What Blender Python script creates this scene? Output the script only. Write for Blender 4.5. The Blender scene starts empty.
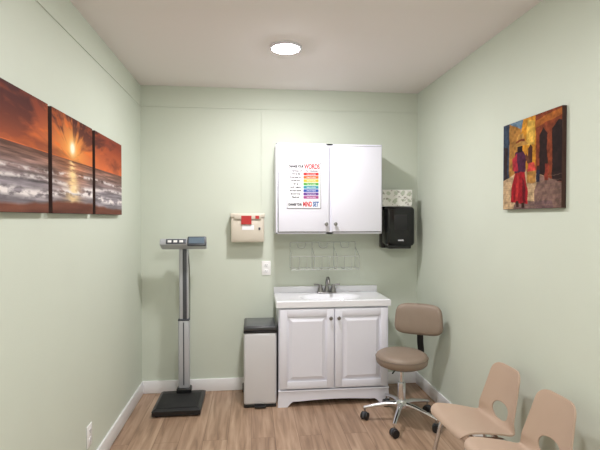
import bpy, bmesh, math, random
import numpy as np
from mathutils import Vector, Matrix
random.seed(3); rng=np.random.RandomState(7)
S=bpy.context.scene
S.view_settings.view_transform='Standard'
S.view_settings.look='None'
COL=S.collection

def lin(c):
    return tuple(((x/255)/12.92 if x/255<=0.04045 else ((x/255+0.055)/1.055)**2.4) for x in c)
def mat(name,rgb,rough=.5,metal=0,spec=.5,noise=0,nscale=30,bump=0,bscale=200,trans=0,emit=None,estr=0,coat=0):
    m=bpy.data.materials.new(name); m.use_nodes=True
    nt=m.node_tree; b=nt.nodes['Principled BSDF']
    c=lin(rgb); b.inputs['Base Color'].default_value=(*c,1)
    b.inputs['Roughness'].default_value=rough; b.inputs['Metallic'].default_value=metal
    b.inputs['Specular IOR Level'].default_value=spec
    b.inputs['Transmission Weight'].default_value=trans
    b.inputs['Coat Weight'].default_value=coat
    if emit: 
        b.inputs['Emission Color'].default_value=(*lin(emit),1); b.inputs['Emission Strength'].default_value=estr
    tc=nt.nodes.new('ShaderNodeTexCoord')
    if noise:
        n=nt.nodes.new('ShaderNodeTexNoise'); n.inputs['Scale'].default_value=nscale; n.inputs['Detail'].default_value=4
        nt.links.new(tc.outputs['Object'],n.inputs['Vector'])
        r=nt.nodes.new('ShaderNodeValToRGB')
        r.color_ramp.elements[0].position=.3; r.color_ramp.elements[1].position=.7
        r.color_ramp.elements[0].color=(*[x*(1-noise) for x in c],1)
        r.color_ramp.elements[1].color=(*[min(1,x*(1+noise)) for x in c],1)
        nt.links.new(n.outputs['Fac'],r.inputs['Fac']); nt.links.new(r.outputs['Color'],b.inputs['Base Color'])
    if bump:
        n=nt.nodes.new('ShaderNodeTexNoise'); n.inputs['Scale'].default_value=bscale; n.inputs['Detail'].default_value=3
        nt.links.new(tc.outputs['Object'],n.inputs['Vector'])
        bp=nt.nodes.new('ShaderNodeBump'); bp.inputs['Strength'].default_value=bump; bp.inputs['Distance'].default_value=.002
        nt.links.new(n.outputs['Fac'],bp.inputs['Height']); nt.links.new(bp.outputs['Normal'],b.inputs['Normal'])
    return m

M={}
M['wall']=mat('wall_sage_paint',(205,212,199),.55,spec=.35,noise=.012,nscale=3,bump=.2,bscale=160)
M['ceil']=mat('ceiling_paint',(240,234,234),.8,spec=.2,bump=.2,bscale=120)
M['trim']=mat('trim_white',(238,238,240),.35)
M['white']=mat('white_laminate',(228,229,240),.3)
M['whiteside']=mat('white_melamine',(225,226,234),.4)
M['gap']=mat('dark_gap',(60,60,62),.8)
M['marble']=mat('cultured_marble',(236,237,243),.12,noise=.015,nscale=6,coat=.4)
M['chrome']=mat('chrome',(222,223,227),.14,metal=1)
M['nickel']=mat('brushed_nickel',(150,148,148),.28,metal=1)
M['alu']=mat('brushed_aluminium',(186,188,194),.40,metal=.3)
M['steel']=mat('brushed_steel_trim',(120,122,126),.3,metal=.6)
M['black']=mat('black_plastic',(22,22,25),.35)
M['blackmat']=mat('black_rubber',(26,26,28),.7,bump=.6,bscale=300)
M['blackgloss']=mat('black_gloss',(10,10,13),.15)
M['dgrey']=mat('dark_grey_plastic',(70,74,80),.4)
M['canwhite']=mat('can_white_steel',(212,212,216),.3,metal=.1)
M['lid']=mat('lid_grey',(62,64,67),.3)
M['vinyl']=mat('taupe_vinyl',(138,122,108),.5,bump=.3,bscale=250)
M['vinyl_d']=mat('taupe_piping',(105,90,78),.5)
M['chair']=mat('beige_polypropylene',(181,158,140),.5,spec=.3,bump=.35,bscale=400)
M['cream']=mat('cream_plastic',(210,202,187),.4)
M['red']=mat('red_label',(180,45,45),.45)
M['plate']=mat('plate_white',(238,238,238),.35)
M['lcd']=mat('lcd_grey_blue',(98,114,128),.2,emit=(95,115,130),estr=.08)
M['wire']=mat('rack_wire',(222,226,224),.2,metal=.5)
M['paper']=mat('paper',(238,238,242),.7)
M['canvas_edge']=mat('canvas_edge',(52,30,26),.8)
M['canvas_edge2']=mat('canvas_edge_dark',(60,36,28),.8)
M['lamp']=mat('lamp_lens',(255,255,255),.4,emit=(255,251,252),estr=395)
M['inner']=mat('hole_dark',(10,10,10),.9)

def vcmat(name,rough=.6,sp=.1):
    m=bpy.data.materials.new(name); m.use_nodes=True; nt=m.node_tree; b=nt.nodes['Principled BSDF']
    a=nt.nodes.new('ShaderNodeVertexColor'); a.layer_name='Col'
    nt.links.new(a.outputs['Color'],b.inputs['Base Color']); b.inputs['Roughness'].default_value=rough
    b.inputs['Specular IOR Level'].default_value=sp
    return m
M['art']=vcmat('printed_canvas')
M['artp']=vcmat('printed_cardboard')

def floor_mat():
    m=bpy.data.materials.new('oak_vinyl_plank'); m.use_nodes=True; nt=m.node_tree; b=nt.nodes['Principled BSDF']
    tc=nt.nodes.new('ShaderNodeTexCoord'); mp=nt.nodes.new('ShaderNodeMapping'); mp.inputs['Rotation'].default_value=(0,0,math.pi/2)
    nt.links.new(tc.outputs['Object'],mp.inputs['Vector'])
    br=nt.nodes.new('ShaderNodeTexBrick'); br.offset=.37; br.inputs['Scale'].default_value=1
    br.inputs['Brick Width'].default_value=1.2; br.inputs['Row Height'].default_value=.15
    br.inputs['Mortar Size'].default_value=.0015; br.inputs['Mortar Smooth'].default_value=.3
    br.inputs['Color1'].default_value=(0,0,0,1); br.inputs['Color2'].default_value=(1,1,1,1); br.inputs['Mortar'].default_value=(.5,.5,.5,1)
    nt.links.new(mp.outputs['Vector'],br.inputs['Vector'])
    st=nt.nodes.new('ShaderNodeMapping'); st.inputs['Scale'].default_value=(1.2,14,1); nt.links.new(mp.outputs['Vector'],st.inputs['Vector'])
    add=nt.nodes.new('ShaderNodeVectorMath'); add.operation='ADD'
    sc=nt.nodes.new('ShaderNodeVectorMath'); sc.operation='SCALE'; sc.inputs['Scale'].default_value=7
    nt.links.new(br.outputs['Color'],sc.inputs[0]); nt.links.new(st.outputs['Vector'],add.inputs[0]); nt.links.new(sc.outputs['Vector'],add.inputs[1])
    n=nt.nodes.new('ShaderNodeTexNoise'); n.inputs['Scale'].default_value=2.2; n.inputs['Detail'].default_value=7; n.inputs['Distortion'].default_value=.6
    nt.links.new(add.outputs['Vector'],n.inputs['Vector'])
    r=nt.nodes.new('ShaderNodeValToRGB'); e=r.color_ramp.elements
    e[0].position=.3; e[0].color=(*lin((136,110,90)),1); e[1].position=.72; e[1].color=(*lin((188,161,138)),1)
    x=e.new(.5); x.color=(*lin((167,138,115)),1)
    nt.links.new(n.outputs['Fac'],r.inputs['Fac'])
    mx=nt.nodes.new('ShaderNodeMix'); mx.data_type='RGBA'; mx.blend_type='MULTIPLY'; mx.inputs['Factor'].default_value=1
    r2=nt.nodes.new('ShaderNodeValToRGB'); r2.color_ramp.elements[0].color=(.82,.80,.79,1); r2.color_ramp.elements[1].color=(1.0,1.0,1.0,1)
    nt.links.new(br.outputs['Color'],r2.inputs['Fac'])
    nt.links.new(r.outputs['Color'],mx.inputs[6]); nt.links.new(r2.outputs['Color'],mx.inputs[7])
    mx2=nt.nodes.new('ShaderNodeMix'); mx2.data_type='RGBA'; mx2.inputs[7].default_value=(*lin((115,88,70)),1)
    nt.links.new(br.outputs['Fac'],mx2.inputs['Factor']); nt.links.new(mx.outputs[2],mx2.inputs[6])
    nt.links.new(mx2.outputs[2],b.inputs['Base Color']); b.inputs['Roughness'].default_value=.42
    return m
M['floor']=floor_mat()

# ---------------- helpers
def group(name,loc):
    e=bpy.data.objects.new(name,None); e.empty_display_size=.1; e.location=loc; COL.objects.link(e)
    bpy.context.view_layer.update(); return e
def link(name,me,m=None,parent=None,smooth=False):
    o=bpy.data.objects.new(name,me); COL.objects.link(o)
    if m is not None: me.materials.append(M[m])
    if smooth:
        for p in me.polygons: p.use_smooth=True
    if parent is not None:
        o.parent=parent; o.matrix_parent_inverse=parent.matrix_world.inverted()
    return o
def finish(bm,name,m,parent=None,smooth=False,xf=None):
    if xf is not None: bm.transform(xf)
    bmesh.ops.recalc_face_normals(bm,faces=bm.faces)
    me=bpy.data.meshes.new(name); bm.to_mesh(me); bm.free()
    return link(name,me,m,parent,smooth)
def autosmooth(o,ang=40):
    me=o.data
    for p in me.polygons: p.use_smooth=True
    bm=bmesh.new(); bm.from_mesh(me)
    for e in bm.edges:
        if len(e.link_faces)==2 and e.calc_face_angle(0)>math.radians(ang): e.smooth=False
    bm.to_mesh(me); bm.free()
def box(name,p0,p1,m,parent=None,bev=0,seg=2,xf=None):
    bm=bmesh.new(); bmesh.ops.create_cube(bm,size=1)
    s=[abs(p1[i]-p0[i]) for i in range(3)]; c=[(p1[i]+p0[i])/2 for i in range(3)]
    bmesh.ops.scale(bm,vec=s,verts=bm.verts); bmesh.ops.translate(bm,vec=c,verts=bm.verts)
    if bev: bmesh.ops.bevel(bm,geom=bm.edges[:],offset=min(bev,min(s)*.49),segments=seg,affect='EDGES',profile=.5)
    o=finish(bm,name,m,parent,False,xf)
    if bev: autosmooth(o,50) if seg<2 else autosmooth(o,35)
    return o
def cyl(name,a,b,r,m,parent=None,seg=32,r2=None,bev=0):
    a=Vector(a); b=Vector(b); d=b-a
    bm=bmesh.new(); bmesh.ops.create_cone(bm,cap_ends=True,segments=seg,radius1=r,radius2=r if r2 is None else r2,depth=d.length)
    if bev:
        es=[e for e in bm.edges if abs(abs(e.verts[0].co.z)-d.length/2)<1e-5 and abs(e.verts[0].co.z-e.verts[1].co.z)<1e-6]
        bmesh.ops.bevel(bm,geom=es,offset=bev,segments=3,affect='EDGES',profile=.5)
    q=Vector((0,0,1)).rotation_difference(d.normalized())
    o=finish(bm,name,m,parent,False,Matrix.Translation((a+b)/2)@q.to_matrix().to_4x4())
    autosmooth(o,40); return o
def lathe(name,prof,center,m,parent=None,seg=48):
    bm=bmesh.new(); rows=[]
    for r,z in prof:
        if r<1e-6: rows.append([bm.verts.new((center[0],center[1],center[2]+z))])
        else: rows.append([bm.verts.new((center[0]+r*math.cos(2*math.pi*i/seg),center[1]+r*math.sin(2*math.pi*i/seg),center[2]+z)) for i in range(seg)])
    for A,B in zip(rows,rows[1:]):
        for i in range(seg):
            j=(i+1)%seg
            if len(A)==1 and len(B)==1: continue
            if len(A)==1: bm.faces.new((A[0],B[i],B[j]))
            elif len(B)==1: bm.faces.new((A[i],A[j],B[0]))
            else: bm.faces.new((A[i],A[j],B[j],B[i]))
    o=finish(bm,name,m,parent); autosmooth(o,35); return o
def catmull(pts,n=8):
    P=[Vector(p) for p in pts]; P=[P[0]*2-P[1]]+P+[P[-1]*2-P[-2]]; out=[]
    for i in range(1,len(P)-2):
        for k in range(n):
            t=k/n; a,b,c,d=P[i-1],P[i],P[i+1],P[i+2]
            out.append(.5*((2*b)+(c-a)*t+(2*a-5*b+4*c-d)*t*t+(3*b-a-3*c+d)*t**3))
    out.append(P[-2].copy()); return out
def tube(name,pts,r,m,parent=None,smooth=False,cyc=False):
    if smooth: pts=catmull(pts)
    cu=bpy.data.curves.new(name,'CURVE'); cu.dimensions='3D'; cu.bevel_depth=r; cu.bevel_resolution=4; cu.use_fill_caps=True
    sp=cu.splines.new('POLY'); sp.points.add(len(pts)-1)
    for i,p in enumerate(pts): sp.points[i].co=(*p,1)
    sp.use_cyclic_u=cyc
    t=bpy.data.objects.new('tmp',cu); me=bpy.data.meshes.new_from_object(t); bpy.data.objects.remove(t); bpy.data.curves.remove(cu)
    me.name=name; me.materials.clear()
    return link(name,me,m,parent,True)
def rounded(pts,rad,n=6):
    P=[Vector(p) for p in pts]; out=[P[0]]
    for i in range(1,len(P)-1):
        a=(P[i-1]-P[i]); b=(P[i+1]-P[i]); r=min(rad,a.length*.49,b.length*.49)
        s=P[i]+a.normalized()*r; e=P[i]+b.normalized()*r
        for k in range(n+1):
            t=k/n; out.append((1-t)**2*s+2*t*(1-t)*P[i]+t*t*e)
    out.append(P[-1]); return out
def extrude_poly(name,pts,vec,m,parent=None,bev=0):
    bm=bmesh.new(); vs=[bm.verts.new(p) for p in pts]; f=bm.faces.new(vs)
    r=bmesh.ops.extrude_face_region(bm,geom=[f]); nv=[g for g in r['geom'] if isinstance(g,bmesh.types.BMVert)]
    bmesh.ops.translate(bm,vec=vec,verts=nv)
    o=finish(bm,name,m,parent); autosmooth(o,35); return o
def text(name,body,loc,size,m,parent,sx=1,bold=0):
    cu=bpy.data.curves.new(name,'FONT'); cu.body=body; cu.size=size; cu.align_x='CENTER'; cu.align_y='CENTER'; cu.offset=bold; cu.extrude=.0002
    t=bpy.data.objects.new('tmp',cu); COL.objects.link(t); bpy.context.view_layer.update()
    me=bpy.data.meshes.new_from_object(t); bpy.data.objects.remove(t); me.materials.clear()
    me.transform(Matrix.Translation(loc)@Matrix.Rotation(math.pi/2,4,'X')@Matrix.Diagonal((sx,1,1,1)))
    return link(name,me,m,parent)
def art(name,orig,uvec,vvec,nu,nv,func,m,parent=None):
    U,V=np.meshgrid(np.linspace(0,1,nu),np.linspace(0,1,nv))
    rgb=np.clip(func(U,V),0,255)/255.
    L=np.where(rgb<=.04045,rgb/12.92,((rgb+.055)/1.055)**2.4)
    o=np.array(orig);u=np.array(uvec);v=np.array(vvec)
    co=o+U[...,None]*u+V[...,None]*v
    idx=np.arange(nu*nv).reshape(nv,nu)
    F=np.stack([idx[:-1,:-1],idx[:-1,1:],idx[1:,1:],idx[1:,:-1]],-1).reshape(-1,4)
    me=bpy.data.meshes.new(name); me.from_pydata(co.reshape(-1,3).tolist(),[],F.tolist())
    ca=me.color_attributes.new('Col','FLOAT_COLOR','POINT')
    d=np.ones((nu*nv,4),dtype=np.float32); d[:,:3]=L.reshape(-1,3); ca.data.foreach_set('color',d.ravel())
    return link(name,me,m,parent)
def vnoise(x,y,seed=0):
    xi=np.floor(x).astype(int); yi=np.floor(y).astype(int); xf=x-xi; yf=y-yi
    xf=xf*xf*(3-2*xf); yf=yf*yf*(3-2*yf)
    def h(a,b):
        n=(a*374761393+b*668265263+seed*1442695)&0x7fffffff; n=((n^(n>>13))*1274126177)&0x7fffffff
        return ((n^(n>>16))&0xffff)/65535.
    return (h(xi,yi)*(1-xf)+h(xi+1,yi)*xf)*(1-yf)+(h(xi,yi+1)*(1-xf)+h(xi+1,yi+1)*xf)*yf
def fbm(x,y,o=5,seed=0):
    s=0;a=.5;t=0
    for i in range(o): s=s+a*vnoise(x*2**i,y*2**i,seed+i); t+=a; a*=.5
    return s/t
def mixc(A,B,t): 
    t=np.clip(t,0,1)[...,None]; return A*(1-t)+B*t
def C(*c): return np.array(c,dtype=float)

# ---------------- room
XL,XR,YB,YF,H=-.8635,1.393,3.67,-1.4,2.44
CZ=1.395
T=.1
box('floor',(XL-T,YF-T,-T),(XR+T,YB+T,0),'floor')
box('ceiling',(XL-T,YF-T,H),(XR+T,YB+T,H+T),'ceil')
box('wall_back',(XL-T,YB,0),(XR+T,YB+T,H),'wall')
box('wall_front',(XL-T,YF-T,0),(XR+T,YF,H),'wall')
box('wall_left',(XL-T,YF,0),(XL,YB,H),'wall')
box('wall_right',(XR,YF,0),(XR+T,YB,H),'wall')
bt=.013
box('baseboard_back',(XL,YB-bt,0),(XR,YB,.1),'trim',bev=.004)
box('baseboard_left',(XL,YF,0),(XL+bt,YB-bt,.1),'trim',bev=.004)
box('baseboard_right',(XR-bt,YF,0),(XR,YB-bt,.1),'trim',bev=.004)
box('trim_1',(XL,YB-.005,2.272),(XR,YB,2.279),'wall',bev=.0015)
box('trim_2',(XL,YF,2.272),(XL+.005,YB-.005,2.279),'wall',bev=.0015)
tube('picture_hanging_wire',[(.083,YB-.003,2.272),(.083,YB-.003,1.44)],.0013,'wall')

# ---------------- ceiling lights
def ceil_light(x,y):
    g=group('ceiling_light',(x,y,H))
    lathe('trim_ring',[(0,0),(.096,0),(.096,-.008),(.090,-.014),(.082,-.014),(.081,-.002),(0,-.002)],(x,y,H),'white',g)
    lathe('lens',[(0,-.005),(.080,-.005),(.080,-.013),(.070,-.017),(.045,-.021),(0,-.023)],(x,y,H),'lamp',g)
ceil_light(.212,2.76); ceil_light(.265,.9); ceil_light(.265,-.75)  # last fixture is unseen behind the camera, added to even out the light

# ---------------- upper cabinet
g=group('wall_cabinet',(.594,YB,1.274))
x0,x1,z0,z1,yf=.186,1.001,1.274,1.956,3.385
box('carcass',(x0,yf,z0),(x1,YB-.0005,z1),'whiteside',g,bev=.001)
mid=(x0+x1)/2-.0
box('gap_shade_sheet',(x0+.001,yf-.003,z0+.001),(x1-.001,yf,z1-.001),'gap',g)  # dark sheet colouring shade into the gaps around the doors
box('stile_left',(x0,yf-.006,z0),(x0+.012,yf,z1),'white',g)
box('rail_top',(x0,yf-.006,z1-.012),(x1,yf,z1),'white',g)
box('rail_bottom',(x0,yf-.006,z0),(x1,yf,z0+.012),'white',g)
box('stile_right',(x1-.006,yf-.006,z0),(x1,yf,z1),'white',g)
box('stile_mid',(mid-.025,yf-.006,z0),(mid+.025,yf,z1),'white',g)
for n,(a,b) in {'door_panel_l':(x0+.017,mid-.006),'door_panel_r':(mid+.012,x1-.008)}.items():
    box(n,(a,yf-.024,z0+.017),(b,yf-.007,z1-.017),'white',g,bev=.004,seg=3)
for n,x in (('knob_l',mid-.03),('knob_r',mid+.04)):
    cyl(n+'_stem',(x,yf-.024,z0+.075),(x,yf-.038,z0+.075),.005,'nickel',g,16)
    cyl(n,(x,yf-.038,z0+.075),(x,yf-.05,z0+.075),.014,'nickel',g,24,bev=.004)

# ---------------- poster
g=group('motivational_poster',(.395,yf-.025,1.46))
py=yf-.0255
px0,px1,pz0,pz1=.268,.522,1.468,1.808
box('sheet',(px0,py,pz0),(px1,py+.0012,pz1),'paper',g)
pc=(px0+px1)/2
M['ink']=mat('ink_dark',(30,32,40),.7); M['inkr']=mat('ink_red',(195,40,45),.7); M['inkb']=mat('ink_blue',(40,95,155),.7)
M['frm']=mat('frame_grey',(100,102,110),.6)
tube('border',[(px0,py-.0005,pz0),(px1,py-.0005,pz0),(px1,py-.0005,pz1),(px0,py-.0005,pz1)],.0024,'frm',g,cyc=True)
text('title_small','CHANGE YOUR',(pc-.060,py-.0004,pz1-.028),.024,'ink',g,.66,.0016)
text('title_word','WORDS',(pc+.060,py-.0004,pz1-.029),.050,'inkr',g,.64,.0022)
text('foot_small','CHANGE YOUR',(pc-.068,py-.0004,pz0+.027),.023,'ink',g,.62,.0016)
text('foot_a','MIND',(pc+.026,py-.0004,pz0+.029),.050,'inkr',g,.54,.0022)
text('foot_b','SET',(pc+.090,py-.0004,pz0+.029),.050,'inkb',g,.58,.0022)
text('col_a','INSTEAD OF',(pc-.055,py-.0004,pz1-.062),.015,'ink',g,.95,.0007)
text('col_b','TRY THINKING',(pc+.058,py-.0004,pz1-.062),.015,'ink',g,.9,.0007)
cols=[(195,45,45),(225,105,40),(232,175,45),(90,165,70),(45,145,160),(45,80,165),(105,62,145),(160,72,135)]
phr=["I can't do this","I'm not good at it","It's too hard","I give up","I made a mistake","It's good enough","I'll never learn","This is bad"]
for i,c in enumerate(cols):
    z=pz1-.083-i*.0250
    M['c%d'%i]=mat('ink_row_%d'%i,c,.7)
    box('pill_%d'%i,(pc-.004,py-.0008,z-.0105),(px1-.016,py+.0002,z+.0105),'c%d'%i,g)
    text('phrase_%d'%i,phr[i],(pc-.064,py-.0012,z),.018,'ink',g,.70,.0009)
    text('reply_%d'%i,'keep on trying',(pc+.054,py-.0012,z),.012,'paper',g,.95,.0001)

# ---------------- vanity
g=group('bathroom_vanity',(.614,3.46,0))
x0,x1,yf=.200,1.028,3.295; yb=3.655
ztop=.735
box('side_l',(x0,yf+.018,.0),(x0+.016,yb,ztop),'whiteside',g)
box('side_r',(x1-.016,yf+.018,.0),(x1,yb,ztop),'whiteside',g)
box('back_panel',(x0+.016,yb-.006,.1),(x1-.016,yb,ztop),'whiteside',g)
box('bottom_panel',(x0+.016,yf+.018,.11),(x1-.016,yb-.006,.125),'whiteside',g)
mid=(x0+x1)/2
box('frame_top',(x0,yf,ztop-.03),(x1,yf+.018,ztop),'white',g)
box('frame_l',(x0,yf,.12),(x0+.04,yf+.018,ztop-.03),'white',g)
box('frame_r',(x1-.04,yf,.12),(x1,yf+.018,ztop-.03),'white',g)
box('frame_mid',(mid-.03,yf,.12),(mid+.03,yf+.018,ztop-.03),'white',g)
def apron(name,ya,thk,flare):
    pts=[(x0-flare,ya,0)]
    fw=.085
    pts.append((x0+fw*.75,ya,0))
    for k in range(9):
        t=k/8; pts.append((x0+fw*.75+.05*t,ya,.04*math.sin(t*math.pi/2)))
    n=14
    for k in range(n+1):
        t=k/n; xx=x0+fw+.06+(x1-x0-2*fw-.12)*t; pts.append((xx,ya,.04+.010*math.sin(t*math.pi)))
    for k in range(9):
        t=1-k/8; pts.append((x1-fw*.75-.05*t,ya,.04*math.sin(t*math.pi/2)))
    pts+= [(x1-fw*.75,ya,0),(x1+flare,ya,0),(x1+flare,ya,.05),(x1+flare*.3,ya,.085),(x1,ya,.12),(x0,ya,.12),(x0-flare*.3,ya,.085),(x0-flare,ya,.05)]
    out=[]
    for p in pts:
        if not out or (Vector(p)-Vector(out[-1])).length>1e-4: out.append(p)
    return extrude_poly(name,out,(0,thk,0),'white',g)
apron('apron',yf-.012,.03,.006)
box('apron_lip',(x0-.004,yf-.018,.112),(x1+.004,yf+.01,.124),'white',g,bev=.004)
def raised_door(n,a,b,za,zb,y):
    fw=.055
    box(n+'_slab',(a,y-.010,za),(b,y-.001,zb),'white',g,bev=.002)
    box(n+'_stile_1',(a,y-.02,za),(a+fw,y-.009,zb),'white',g,bev=.003)
    box(n+'_stile_2',(b-fw,y-.02,za),(b,y-.009,zb),'white',g,bev=.003)
    box(n+'_rail_1',(a+fw-.002,y-.02,za),(b-fw+.002,y-.009,za+fw),'white',g,bev=.003)
    box(n+'_rail_2',(a+fw-.002,y-.02,zb-fw),(b-fw+.002,y-.009,zb),'white',g,bev=.003)
    i=fw+.010; bm=bmesh.new()
    A=[(a+i,y-.0095,za+i),(b-i,y-.0095,za+i),(b-i,y-.0095,zb-i),(a+i,y-.0095,zb-i)]
    j=i+.026
    B=[(a+j,y-.0215,za+j),(b-j,y-.0215,za+j),(b-j,y-.0215,zb-j),(a+j,y-.0215,zb-j)]
    va=[bm.verts.new(p) for p in A]; vb=[bm.verts.new(p) for p in B]; bm.faces.new(vb)
    for k in range(4): bm.faces.new((va[k],va[(k+1)%4],vb[(k+1)%4],vb[k]))
    finish(bm,n+'_field','white',g)
raised_door('door_panel_l',x0+.008,mid-.003,.135,ztop-.012,yf)
raised_door('door_panel_r',mid+.003,x1-.008,.135,ztop-.012,yf)
for n,x in (('knob_l',mid-.03),('knob_r',mid+.03)):
    cyl(n+'_stem',(x,yf-.02,.655),(x,yf-.032,.655),.005,'nickel',g,16)
    cyl(n,(x,yf-.032,.655),(x,yf-.044,.655),.014,'nickel',g,24,bev=.004)
cx0,cx1,cy0,cy1=x0-.018,x1+.014,3.272,YB-.001
zt=.785
NX,NY=110,56
bm=bmesh.new(); vs=[]
bcx,bcy,bax,bay=.61,3.435,.225,.125
for j in range(NY+1):
    row=[]
    for i in range(NX+1):
        x=cx0+(cx1-cx0)*i/NX; y=cy0+(cy1-cy0)*j/NY
        r=(abs((x-bcx)/bax)**2.4+abs((y-bcy)/bay)**2.4)**(1/2.4)
        z=zt
        if r<1.1:
            t=min(1,max(0,(1.1-r)/.75)); z=zt-.1*(t*t*(3-2*t))
        ed=min(x-cx0,cx1-x,y-cy0)
        if ed<.008: z-=.006*(1-ed/.008)**2
        row.append(bm.verts.new((x,y,z)))
    vs.append(row)
for j in range(NY):
    for i in range(NX): bm.faces.new((vs[j][i],vs[j][i+1],vs[j+1][i+1],vs[j+1][i]))
loop=[vs[0][i] for i in range(NX+1)]+[vs[j][NX] for j in range(1,NY+1)]+[vs[NY][i] for i in range(NX-1,-1,-1)]+[vs[j][0] for j in range(NY-1,0,-1)]
low=[bm.verts.new((v.co.x,v.co.y,.737)) for v in loop]
for k in range(len(loop)):
    k2=(k+1)%len(loop); bm.faces.new((loop[k],low[k],low[k2],loop[k2]))
o=finish(bm,'countertop','marble',g); autosmooth(o,50)
box('backsplash',(cx0,YB-.02,zt-.002),(cx1,YB-.001,zt+.05),'marble',g,bev=.004)
lathe('drain',[(0,.003),(.016,.003),(.02,0)],(bcx,bcy,zt-.0995),'chrome',g,24)
# faucet
g=group('sink_faucet',(.61,3.595,zt))
fx,fy=.61,3.60
box('base_plate',(fx-.078,fy-.025,zt+.0),(fx+.078,fy+.025,zt+.014),'nickel',g,bev=.007,seg=3)
for s in (-1,1):
    lathe('handle_post_%d'%(s+1),[(0.024,0),(.022,.02),(.015,.038),(.017,.048),(.012,.058),(0,.06)],(fx+s*.052,fy,zt+.012),'nickel',g,24)
    tube('handle_lever_%d'%(s+1),[(fx+s*.052,fy,zt+.062),(fx+s*.075,fy-.004,zt+.07),(fx+s*.105,fy-.01,zt+.072)],.0062,'nickel',g,smooth=True)
lathe('spout_base',[(0.02,0),(.019,.02),(.014,.045),(.0,.046)],(fx,fy,zt+.012),'nickel',g,24)
tube('spout',[(fx,fy,zt+.03),(fx,fy,zt+.085),(fx,fy-.02,zt+.12),(fx,fy-.06,zt+.13),(fx,fy-.095,zt+.11),(fx,fy-.105,zt+.085)],.0115,'nickel',g,smooth=True)
cyl('lift_rod',(fx,fy+.018,zt+.012),(fx,fy+.018,zt+.085),.003,'nickel',g,12)

# ---------------- trash can
g=group('step_trash_can',(.065,3.45,0))
a,b,c,d=-.056,.186,3.30,3.60
box('base_skirt',(a+.002,c+.002,.0),(b-.002,d-.002,.022),'black',g,bev=.006)
box('body',(a,c,.02),(b,d,.552),'canwhite',g,bev=.018,seg=4)
box('lid_collar',(a-.002,c-.002,.549),(b+.002,d+.002,.563),'black',g,bev=.005)
box('lid',(a,c,.563),(b,d,.599),'lid',g,bev=.012,seg=3)
box('lid_inset',(a+.02,c+.02,.597),(b-.02,d-.02,.6015),'steel',g,bev=.002)
box('pedal',(a+.08,c-.03,.008),(b-.08,c+.01,.02),'black',g,bev=.004)
box('side_block',(a-.014,d-.05,.02),(a-.0005,d-.02,.09),'black',g,bev=.004)  # small black block low on the left side, near the back

# ---------------- scale
g=group('physician_scale',(-.523,3.38,0))
a,b,c,d=-.69,-.357,3.20,3.56
extrude_poly('platform_base',[(a,c,.012),(b,c,.012),(b,d,.012),(a,d,.012)],(0,0,.032),'black',g)
bm=bmesh.new()
A=[bm.verts.new(p) for p in [(a-.003,c-.003,.044),(b+.003,c-.003,.044),(b+.003,d+.003,.044),(a-.003,d+.003,.044)]]
B=[bm.verts.new(p) for p in [(a+.018,c+.018,.058),(b-.018,c+.018,.058),(b-.018,d-.018,.058),(a+.018,d-.018,.058)]]
bm.faces.new(B)
for k in range(4): bm.faces.new((A[k],A[(k+1)%4],B[(k+1)%4],B[k]))
finish(bm,'platform_shell','black',g)
box('rubber_mat',(a+.024,c+.024,.057),(b-.024,d-.07,.0605),'blackmat',g,bev=.001)
for i,(xx,yy) in enumerate([(a+.03,c+.03),(b-.03,c+.03),(a+.03,d-.03),(b-.03,d-.03)]):
    cyl('foot_%d'%i,(xx,yy,0),(xx,yy,.013),.015,'black',g,16)
cx=-.512
box('column_shoe',(cx-.055,3.475,.055),(cx+.055,3.555,.10),'black',g,bev=.012,seg=3)
box('column',(cx-.042,3.487,.09),(cx+.042,3.543,.62),'alu',g,bev=.010,seg=3)
box('column_upper',(cx-.034,3.492,.62),(cx+.034,3.538,1.19),'alu',g,bev=.008,seg=3)
box('track_strip',(cx-.006,3.4895,.62),(cx+.024,3.495,1.17),'dgrey',g,bev=.002)
box('lower_groove',(cx-.004,3.485,.12),(cx+.004,3.489,.60),'dgrey',g)
box('slider_joint',(cx-.043,3.484,.610),(cx+.043,3.546,.625),'dgrey',g,bev=.006)
tilt=Matrix.Translation((0,3.45,1.2))@Matrix.Rotation(math.radians(-25),4,'X')@Matrix.Translation((0,-3.45,-1.2))
box('head_body',(-.672,3.40,1.172),(-.335,3.50,1.226),'alu',g,bev=.012,seg=3,xf=tilt)
box('head_face',(-.625,3.396,1.180),(-.48,3.402,1.218),'dgrey',g,bev=.002,xf=tilt)
box('display_bezel',(-.47,3.385,1.162),(-.332,3.41,1.236),'dgrey',g,bev=.008,xf=tilt)
box('display',(-.458,3.383,1.178),(-.345,3.386,1.224),'lcd',g,xf=tilt)
for i in range(3):
    box('key_%d'%i,(-.612+i*.042,3.393,1.190),(-.585+i*.042,3.397,1.208),'plate',g,bev=.001,xf=tilt)
tube('cable',[(cx+.03,3.542,1.15),(cx+.038,3.556,.9),(cx+.036,3.556,.5),(cx+.036,3.55,.12)],.003,'black',g,smooth=True)

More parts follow.
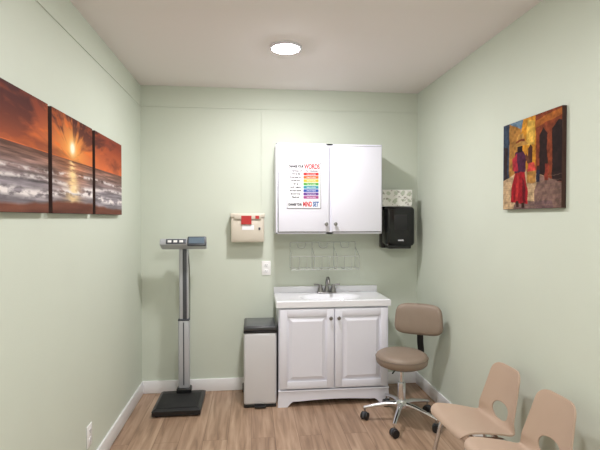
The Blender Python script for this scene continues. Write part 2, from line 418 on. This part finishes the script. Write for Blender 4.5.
# ---------------- sharps container
g=group('sharps_container',(-.027,YB,1.2))
a,b=-.162,.108
box('bracket',(a+.02,3.65,1.21),(b-.02,YB-.0005,1.43),'cream',g,bev=.004)
box('body',(a+.004,3.57,1.202),(b-.004,3.652,1.405),'cream',g,bev=.012,seg=3)
box('lid',(a,3.562,1.395),(b,3.656,1.432),'cream',g,bev=.010,seg=3)
box('door_flap',(a+.03,3.555,1.386),(b-.03,3.57,1.422),'cream',g,bev=.004)
box('recess_panel',(a+.02,3.567,1.22),(b-.02,3.571,1.375),'cream',g,bev=.002)
box('red_panel',(a+.085,3.5535,1.345),(b-.105,3.5685,1.412),'red',g)
box('front_label',(a+.09,3.565,1.30),(b-.085,3.568,1.34),'paper',g)
box('small_label',(b-.075,3.5535,1.388),(b-.045,3.5585,1.412),'red',g)
box('lock',(b-.05,3.562,1.30),(b-.035,3.572,1.32),'dgrey',g,bev=.002)

# ---------------- outlets
def outlet(n,o,ux,nrm):
    o=Vector(o); ux=Vector(ux); nrm=Vector(nrm); up=Vector((0,0,1))
    g=group(n,o)
    R=Matrix((ux,up,nrm)).transposed().to_4x4(); X=Matrix.Translation(o)@R
    box('plate',(-.036,-.058,0),(.036,.058,.006),'plate',g,bev=.003,xf=X)
    for s in (-1,1):
        box('socket_%d'%(s+1),(-.017,s*.024-.014,.005),(.017,s*.024+.014,.008),'trim',g,bev=.003,xf=X)
        for t in (-1,1): box('slot_%d_%d'%(s+1,t+1),(t*.007-.0012,s*.024-.003,.0078),(t*.007+.0012,s*.024+.007,.0084),'gap',g,xf=X)
        box('ground_%d'%(s+1),(-.002,s*.024-.010,.0078),(.002,s*.024-.006,.0084),'gap',g,xf=X)
outlet('wall_outlet',(.1215,YB-.0005,.987),(1,0,0),(0,-1,0))
outlet('wall_outlet',(XL+.0005,2.49,.236),(0,1,0),(1,0,0))

# ---------------- paper towel dispenser
g=group('paper_towel_dispenser',(1.15,YB,1.15))
a,b=1.062,1.308
box('back_housing',(a,3.60,1.148),(b,YB-.0005,1.486),'black',g,bev=.012,seg=3)
box('cover',(a+.003,3.475,1.17),(b-.003,3.605,1.484),'blackgloss',g,bev=.03,seg=5)
box('outlet_lip',(a+.03,3.49,1.148),(b-.03,3.60,1.185),'black',g,bev=.008)
box('sight_panel',(a+.07,3.4725,1.30),(b-.07,3.477,1.42),'black',g,bev=.002)
box('grey_badge',(a+.10,3.471,1.21),(b-.10,3.476,1.222),'alu',g,bev=.001)
def boxart(U,V):
    n=fbm(U*7,V*4,3,5); base=np.ones(U.shape+(3,))*C(222,222,216)
    base=mixc(base,C(170,180,160)*np.ones_like(base),((np.sin(U*26+5*n)+np.sin(V*14+6*n))>.7)*.8)
    base=mixc(base,C(125,120,110)*np.ones_like(base),(fbm(U*16,V*9,3,9)>.68)*.7)
    return base
g=group('glove_box',(1.15,3.56,1.487))
box('carton',(1.040,3.50,1.487),(1.285,3.63,1.620),'paper',g,bev=.002)
art('printed_front',(1.042,3.4993,1.489),(.241,0,0),(0,0,.129),60,36,boxart,'artp',g)
box('slot_opening',(1.09,3.53,1.6195),(1.22,3.60,1.621),'gap',g,bev=.0005)

# ---------------- glove rack
g=group('wire_glove_rack',(.59,YB,.97))
ra,rb=.318,.860; yw=YB-.004; yfz=YB-.15
zt_,zb_=1.165,.985
def w(n,pts,r=.0030,**k): tube(n,pts,r,'wire',g,**k)
w('back_top',[(ra,yw,zt_+.03),(rb,yw,zt_+.03)])
w('back_low',[(ra,yw,zb_),(rb,yw,zb_)])
w('front_top',[(ra,yfz,zt_-.075),(rb,yfz,zt_-.075)],.0034)
w('front_low',[(ra,yfz+.01,zb_),(rb,yfz+.01,zb_)])
for i in range(4):
    x=ra+(rb-ra)*i/3
    w('side_%d'%i,rounded([(x,yw,zt_+.03),(x,yw,zb_),(x,yfz+.01,zb_),(x,yfz,zt_-.075)],.012))
    w('arm_%d'%i,[(x,yw,zt_-.01),(x,yfz,zt_-.075)],.0026)
for i in range(3):
    xa=ra+(rb-ra)*i/3; wd=(rb-ra)/3
    for k in (1,2):
        x=xa+wd*k/3
        w('bottom_%d_%d'%(i,k),rounded([(x,yw,zb_),(x,yfz+.01,zb_),(x,yfz,zt_-.075)],.01),.0022)
    w('hook_%d'%i,rounded([(xa+wd*.30,yw,zt_+.03),(xa+wd*.34,yw-.02,zt_-.015),(xa+wd*.66,yw-.02,zt_-.015),(xa+wd*.70,yw,zt_+.03)],.02),.0026)

# ---------------- stool
sx,sy=1.026,2.98
g=group('rolling_stool',(sx,sy,0))
zt=.475
lathe('seat',[(0,zt+.002),(.10,zt+.001),(.15,zt-.004),(.168,zt-.014),(.176,zt-.030),(.176,zt-.05),(.172,zt-.068),(.16,zt-.08),(0,zt-.082)],(sx,sy,0),'vinyl',g,64)
lathe('seat_piping',[(.174,zt-.028),(.179,zt-.031),(.174,zt-.035)],(sx,sy,0),'vinyl_d',g,64)
lathe('seat_pan',[(0,zt-.098),(.12,zt-.098),(.15,zt-.08),(0,zt-.08)],(sx,sy,0),'black',g,40)
cyl('gas_lift',(sx,sy,.12),(sx,sy,.39),.014,'chrome',g)
cyl('lift_sleeve',(sx,sy,.10),(sx,sy,.27),.026,'chrome',g,bev=.003)
lathe('hub',[(0,.15),(.034,.15),(.042,.135),(.042,.10),(.03,.09),(0,.09)],(sx,sy,0),'chrome',g,32)
tube('height_lever',[(sx,sy,.385),(sx-.08,sy-.10,.385),(sx-.11,sy-.14,.38)],.005,'black',g)
for i in range(5):
    an=math.radians(169+72*i); dx,dy=math.cos(an),math.sin(an)
    p=lambda r,z:(sx+dx*r,sy+dy*r,z)
    bm=bmesh.new(); rows=[]
    for r,z,wd,h in ((.03,.122,.019,.018),(.10,.118,.017,.015),(.20,.098,.014,.012),(.26,.083,.012,.010)):
        row=[]
        for k in range(12):
            t=2*math.pi*k/12; row.append(bm.verts.new((sx+dx*r-dy*wd*math.cos(t),sy+dy*r+dx*wd*math.cos(t),z+h*math.sin(t))))
        rows.append(row)
    for A,B in zip(rows,rows[1:]):
        for k in range(12): bm.faces.new((A[k],A[(k+1)%12],B[(k+1)%12],B[k]))
    bm.faces.new(rows[0]); bm.faces.new(rows[-1])
    o=finish(bm,'leg_%d'%i,'chrome',g); autosmooth(o,50)
    cyl('caster_stem_%d'%i,p(.25,.052),p(.25,.088),.006,'nickel',g,12)
    ca=an+1.0+i*1.3; ex,ey=math.cos(ca),math.sin(ca); q=Vector(p(.25,.0265))
    ax=Vector((-ey,ex,0))
    for s in (-1,1):
        cyl('wheel_%d_%d'%(i,s+1),q+ax*(s*.007),q+ax*(s*.024),.0265,'black',g,28,bev=.004)
    cyl('caster_hood_%d'%i,q-ax*.007+Vector((0,0,.004)),q+ax*.007+Vector((0,0,.004)),.026,'dgrey',g,24)
ba=math.radians(-30)
bc=Vector((1.204,3.125,.665))
X=Matrix.Translation(bc)@Matrix.Rotation(ba,4,'Z')@Matrix.Rotation(math.radians(-6),4,'X')
bm=bmesh.new(); nr=[]; W_,H_=.168,.112
prof=[(0,-.03),(.5,-.031),(.8,-.029),(.93,-.022),(.985,-.010),(1,.004),(.985,.016),(.93,.024),(.8,.027),(0,.028)]
for s,y in prof:
    if s==0: nr.append([bm.verts.new((0,y,0))]); continue
    row=[]
    for k in range(56):
        t=2*math.pi*k/56; ct,st_=math.cos(t),math.sin(t); e=2/4.2
        u=s*W_*math.copysign(abs(ct)**e,ct); v=s*H_*math.copysign(abs(st_)**e,st_)
        row.append(bm.verts.new((u*(1-.05*v/H_),y-1.1*u*u,v)))
    nr.append(row)
for A,B in zip(nr,nr[1:]):
    for k in range(56):
        j=(k+1)%56
        if len(A)==1: bm.faces.new((A[0],B[k],B[j]))
        elif len(B)==1: bm.faces.new((A[k],A[j],B[0]))
        else: bm.faces.new((A[k],A[j],B[j],B[k]))
finish(bm,'backrest','vinyl',g,True,X)
d=Vector((math.sin(-ba),math.cos(ba),0))
c0=Vector((sx,sy,0))
bar=[c0+Vector((0,0,.378)),c0+d*.15+Vector((0,0,.376)),Vector((bc.x,bc.y,0))+d*.045+Vector((0,0,.39)),Vector((bc.x,bc.y,0))+d*.055+Vector((0,0,.50)),Vector((bc.x,bc.y,0))+d*.036+Vector((0,0,.68))]
bp=catmull(bar,8); side=Vector((d.y,-d.x,0))
bm=bmesh.new(); rows=[]
for i,p in enumerate(bp):
    t=(bp[min(i+1,len(bp)-1)]-bp[max(i-1,0)]).normalized(); n=t.cross(side).normalized()
    rows.append([bm.verts.new(p+side*a_*.022+n*b_*.005) for a_,b_ in ((-1,-1),(1,-1),(1,1),(-1,1))])
for A,B in zip(rows,rows[1:]):
    for k in range(4): bm.faces.new((A[k],A[(k+1)%4],B[(k+1)%4],B[k]))
bm.faces.new(rows[0]); bm.faces.new(rows[-1])
o=finish(bm,'back_bracket','black',g); autosmooth(o,50)

# ---------------- shell chairs
def shell_chair(cx,cy,rotz=0):
    g=group('plastic_shell_chair',(cx,cy,0))
    prof=catmull([(0,.187,.366),(0,.180,.382),(0,.157,.391),(0,.085,.387),(0,0,.374),(0,-.06,.362),(0,-.092,.364),(0,-.108,.386),(0,-.118,.436),(0,-.135,.515),(0,-.150,.59),(0,-.163,.645)],16)
    P=[Vector((p[1],p[2])) for p in prof]
    L=[0]
    for a_,b_ in zip(P,P[1:]): L.append(L[-1]+(b_-a_).length)
    tot=L[-1]
    def ev(s):
        s=min(max(s,0),tot)
        for i in range(len(L)-1):
            if s<=L[i+1]+1e-9:
                t=(s-L[i])/(L[i+1]-L[i]); q=P[i].lerp(P[i+1],t); tg=(P[i+1]-P[i]).normalized(); return q,Vector((tg.y,-tg.x))
    sb=next(L[i] for i in range(len(P)) if P[i].y>.386 and P[i].x<-.09)
    def halfw(s):
        if s<sb: base=.178-.030*(s/sb)
        u=(s-sb)/(tot-sb)
        if u>0: base=.148-.040*u
        r1,r2=.06,.05
        if s<r1: base-= r1-math.sqrt(max(0,r1*r1-(r1-s)**2))
        d_=tot-s
        if d_<r2: base-= r2-math.sqrt(max(0,r2*r2-(r2-d_)**2))
        return base
    NS,NT=96,48
    ss=[]
    for i in range(NS+1):
        u=i/NS; ss.append(tot*(u-.13*math.sin(2*math.pi*u)/(math.pi)))
    hs,ha,hb=sb+.038,.042,.066
    grid=[[ [ss[i],(2*j/NT-1)*halfw(ss[i])] for j in range(NT+1)] for i in range(NS+1)]
    def rad(p): return (abs((p[0]-hs)/ha)**2.3+abs(p[1]/hb)**2.3)**(1/2.3)
    dele=set()
    for i in range(NS):
        for j in range(NT):
            c=[grid[i][j],grid[i+1][j],grid[i+1][j+1],grid[i][j+1]]
            m_=[sum(q[0] for q in c)/4,sum(q[1] for q in c)/4]
            if rad(m_)<1: dele.add((i,j))
    for i in range(1,NS):
        for j in range(1,NT):
            fs=[(i-1,j-1),(i-1,j),(i,j-1),(i,j)]; k=sum(f in dele for f in fs)
            if 0<k<4:
                r=rad(grid[i][j]); q=grid[i][j]
                q[0]=hs+(q[0]-hs)/r; q[1]=q[1]/r
    bm=bmesh.new(); V={}
    ca_,sa_=math.cos(rotz),math.sin(rotz)
    def vert(i,j):
        if (i,j) in V: return V[(i,j)]
        s,w_=grid[i][j]; q,n=ev(s)
        if n.x*0.4+n.y*1.0<0 and s<sb: n=-n
        if s>=sb and n.x<0: n=-n
        u=abs(w_)/.17
        k=.016*u**3 if s<sb*.85 else .016*u**3+ .030*u*u*min(1,(s-sb*.85)/.08)
        if s<.05: k*=s/.05
        f=q.x+n.x*k; z=q.y+n.y*k
        lx,ly=-f,w_
        V[(i,j)]=bm.verts.new((cx+lx*ca_-ly*sa_,cy+lx*sa_+ly*ca_,z)); return V[(i,j)]
    for i in range(NS):
        for j in range(NT):
            if (i,j) not in dele: bm.faces.new((vert(i,j),vert(i+1,j),vert(i+1,j+1),vert(i,j+1)))
    o=finish(bm,'shell','chair',g,True)
    md=o.modifiers.new('thick','SOLIDIFY'); md.thickness=.008; md.offset=0
    bv=o.modifiers.new('edge','BEVEL'); bv.width=.002; bv.segments=2; bv.limit_method='ANGLE'; bv.angle_limit=math.radians(60)
    def W(f,t,z):
        lx,ly=-f,t; return (cx+lx*ca_-ly*sa_,cy+lx*sa_+ly*ca_,z)
    r=.0105
    for k,s in enumerate((-1,1)):
        tube('leg_frame_%d'%k,rounded([W(.205,s*.155,.004),W(.135,s*.125,.363),W(-.07,s*.12,.338),W(-.195,s*.155,.004)],.05,8),r,'chrome',g)
        for n,f in (('f',.205),('r',-.195)): cyl('glide_%s_%d'%(n,k),W(f,s*.155,0),W(f,s*.155,.012),.014,'dgrey',g,16)
    tube('cross_bar_front',[W(.10,-.125,.353),W(.10,.125,.353)],.009,'chrome',g)
    tube('cross_bar_rear',[W(-.03,-.122,.340),W(-.03,.122,.340)],.009,'chrome',g)
shell_chair(1.136,2.125,math.radians(3))
shell_chair(1.136,1.75,math.radians(3))

# ---------------- triptych
def sunset(P,V):
    out=np.zeros(P.shape+(3,)); one=np.ones_like(out)
    hz=.55; A=3.4; SP,SV=.482,.68
    x=P*A
    v=np.clip((V-hz)/(1-hz),0,1)
    d=np.sqrt(((P-SP)*2.0)**2+((V-SV)*.9)**2)
    base=mixc(C(214,112,66)*one,C(136,62,44)*one,v*1.2)
    base=mixc(base,C(246,162,80)*one,np.exp(-(d/.28)**2)*.9)
    dx,dy=(P-SP)*A,(V-SV+.12)
    ang=np.arctan2(dy,dx); rr=np.sqrt(dx*dx+dy*dy)
    fan=fbm(ang*5+9,rr*1.6+3,5,11)
    c1=.5*fbm(x*2.0+2,V*10+fan*2.2,6,21)+.5*fan
    base=mixc(base,C(70,36,36)*one,np.clip((c1-.45)*7,0,1)*(.35+.65*v)*.92)
    c2=.5*fbm(x*2.6+20,V*15+fan,5,33)+.5*fbm(ang*7+30,rr*2,4,35)
    base=mixc(base,C(238,120,52)*one,np.clip((c2-.52)*9,0,1)*.7*np.exp(-(d/.6)**2))
    sd=np.sqrt(((P-SP)*A)**2+(V-SV)**2)
    base=mixc(base,C(255,208,124)*one,np.exp(-(sd/.12)**2)*.85)
    base=mixc(base,C(255,250,226)*one,np.exp(-(sd/.055)**2)*1.6)
    w=np.clip((hz-V)/hz,0,1)
    wav=fbm(x*(3-1.2*w),V*(46-26*w),5,41)
    sea=mixc(C(140,98,82)*one,C(138,130,136)*one,w*1.9)
    sea=mixc(sea,C(206,126,80)*one,np.exp(-((P-SP)/.13)**2)*(1-w)*.6)
    sea=sea*(.42+1.05*wav)[...,None]
    sea=mixc(sea,C(78,50,48)*one,np.clip((.05-w)*20,0,1)*.6)
    line1=.64+.05*np.sin(x*2.6)+.06*(fbm(x*4,V*0+2,4,51)-.5)
    foam=1.2*np.exp(-((w-line1)/.07)**2)+.9*np.exp(-((w-.30-.04*np.sin(x*1.7+1))/.035)**2)+.9*np.exp(-((w-.47-.03*np.sin(x*3+2))/.04)**2)
    fn=fbm(x*9,V*28,4,61)
    sea=mixc(sea,C(236,228,226)*one,foam*np.clip((fn-.36)*5,0,1)*.95)
    refl=np.exp(-((P-SP)/(.022+.04*w))**2)*np.clip((fbm(x*6,V*40,4,71)-.28)*4,0,1)
    sea=mixc(sea,C(255,222,160)*one,refl*(1-.4*w)*1.1)
    sand=mixc(C(84,48,40)*one,C(140,90,72)*one,fbm(x*2,V*14,5,81)*1.0)
    edge=.83+.05*np.sin(x*2.2+.8)+.05*(fbm(x*5,V*0,4,91)-.5)
    sea=mixc(sea,sand,(w-edge)*18+.5)
    return np.where((V>hz)[...,None],base,sea)*.96
zc0,zc1=1.415,1.868
Y0,Y1=1.48,3.04
for a_,b_ in ((1.48,1.975),(2.01,2.50),(2.54,3.04)):
    g=group('sunset_canvas_print',(XL,(a_+b_)/2,zc0))
    box('stretcher',(XL+.0005,a_,zc0),(XL+.026,b_,zc1),'canvas_edge',g,bev=.002)
    f=lambda U,V,a_=a_,b_=b_: sunset((a_+(b_-a_)*U-Y0)/(Y1-Y0),V)
    art('print',(XL+.0266,a_+.0015,zc0+.0015),(0,b_-a_-.003,0),(0,0,zc1-zc0-.003),260,240,f,'art',g)

# ---------------- right painting
def pip(U,V,poly):
    ins=np.zeros(U.shape,bool); n=len(poly)
    for i in range(n):
        x1_,y1_=poly[i]; x2_,y2_=poly[(i+1)%n]
        if y1_==y2_: continue
        c=((y1_>V)!=(y2_>V))&(U<(x2_-x1_)*(V-y1_)/(y2_-y1_)+x1_); ins^=c
    return ins
def street(U0,V0):
    n1=fbm(U0*9,V0*9,4,3)-.5; n2=fbm(U0*9+40,V0*9,4,5)-.5
    U=U0+n1*.03; V=V0+n2*.03
    o=np.ones(U.shape+(3,))*C(186,140,86)
    def P(c,poly,a=1.0):
        nonlocal o
        o=mixc(o,C(*c)*np.ones_like(o),pip(U,V,poly)*a)
    P((110,136,158),[(0,.75),(.5,.62),(.5,1.1),(0,1.1)])
    P((176,124,60),[(-.1,.3),(.34,.4),(.34,.90),(-.1,1.1)])
    P((58,70,90),[(-.1,.3),(.12,.34),(.12,1.1),(-.1,1.1)])
    P((52,40,44),[(.02,.34),(.09,.36),(.09,.72),(.02,.74)])
    P((214,146,44),[(.34,.44),(.60,.44),(.62,1.1),(.40,1.1),(.34,.85)])
    P((232,184,80),[(.44,.70),(.58,.68),(.59,.95),(.46,.98)])
    P((78,44,34),[(.47,.44),(.55,.44),(.55,.66),(.51,.70),(.47,.66)])
    P((140,66,38),[(.60,.35),(1.1,.2),(1.1,1.1),(.60,1.1)])
    P((182,104,44),[(.60,.86),(1.1,.93),(1.1,1.0),(.60,.94)])
    P((46,28,26),[(.66,.33),(.79,.30),(.79,.76),(.725,.84),(.66,.76)])
    P((40,26,25),[(.86,.28),(1.1,.24),(1.1,.84),(.96,.88),(.86,.80)])
    P((198,168,130),[(-.1,-.1),(1.1,-.1),(1.1,.20),(.60,.38),(.34,.44),(-.1,.3)])
    P((116,88,84),[(.62,-.1),(1.1,-.1),(1.1,.22),(.66,.35),(.58,.2)],.85)
    P((110,86,88),[(.20,.0),(.90,-.02),(.86,.08),(.25,.09)],.8)
    for k in range(7):
        yy=.02+.05*k; P((150,122,98),[(-.1,yy),(1.1,yy+.01),(1.1,yy+.018),(-.1,yy+.008)],.4)
    for cx_,h,c in ((.64,.18,(40,40,60)),(.78,.24,(140,56,40)),(.57,.13,(90,50,50))):
        P(c,[(cx_-.03,.28),(cx_+.03,.28),(cx_+.035,.28+h*.7),(cx_-.025,.28+h*.75)]); P((50,32,28),[(cx_-.014,.28+h*.72),(cx_+.016,.28+h*.72),(cx_+.014,.28+h),(cx_-.012,.28+h)])
    P((156,28,36),[(.15,.08),(.47,.05),(.47,.18),(.41,.42),(.25,.44),(.17,.27)])
    P((200,56,52),[(.24,.09),(.29,.09),(.33,.40),(.28,.41)],.85)
    P((96,18,28),[(.39,.07),(.44,.07),(.41,.30),(.37,.36)],.9)
    P((74,34,60),[(.22,.41),(.42,.41),(.44,.58),(.36,.67),(.24,.65)])
    P((184,46,62),[(.19,.44),(.29,.42),(.27,.63),(.18,.58)],.9)
    P((100,58,40),[(.42,.56),(.50,.45),(.53,.49),(.44,.62)])
    P((178,128,64),[(.46,.28),(.60,.28),(.61,.42),(.45,.42)])
    P((214,78,68),[(.45,.41),(.61,.41),(.58,.50),(.48,.50)])
    P((36,22,20),[(.28,.64),(.37,.64),(.38,.73),(.28,.73)])
    P((196,146,74),[(.18,.71),(.48,.71),(.42,.76),(.38,.84),(.28,.84),(.25,.76)])
    P((130,60,34),[(.25,.755),(.42,.755),(.41,.78),(.26,.78)])
    P((60,36,30),[(.26,.02),(.31,.02),(.31,.09),(.26,.09)]); P((60,36,30),[(.36,.01),(.41,.01),(.41,.07),(.36,.07)])
    o=o*(.60+.56*fbm(U0*26,V0*26,3,17))[...,None]
    return o
g=group('street_scene_canvas',(XR,2.07,1.44))
ya,yb_=1.862,2.33; za,zb=1.440,1.895
box('stretcher',(XR-.022,ya,za),(XR-.0005,yb_,zb),'canvas_edge2',g,bev=.002)
art('print',(XR-.0226,yb_-.0015,za+.0015),(0,-(yb_-ya)+.003,0),(0,0,zb-za-.003),280,260,street,'art',g)

# ---------------- world & camera
w_=bpy.data.worlds.new('World'); S.world=w_; w_.use_nodes=True
w_.node_tree.nodes['Background'].inputs[0].default_value=(.8,.85,.9,1); w_.node_tree.nodes['Background'].inputs[1].default_value=.3
cam=bpy.data.cameras.new('Camera'); cam.sensor_width=36; cam.lens=450/600*36; cam.clip_start=.05
co=bpy.data.objects.new('Camera',cam); COL.objects.link(co); co.location=(0,0,CZ)
co.rotation_euler=(math.radians(90-.9),0,math.radians(-6.2))
S.camera=co
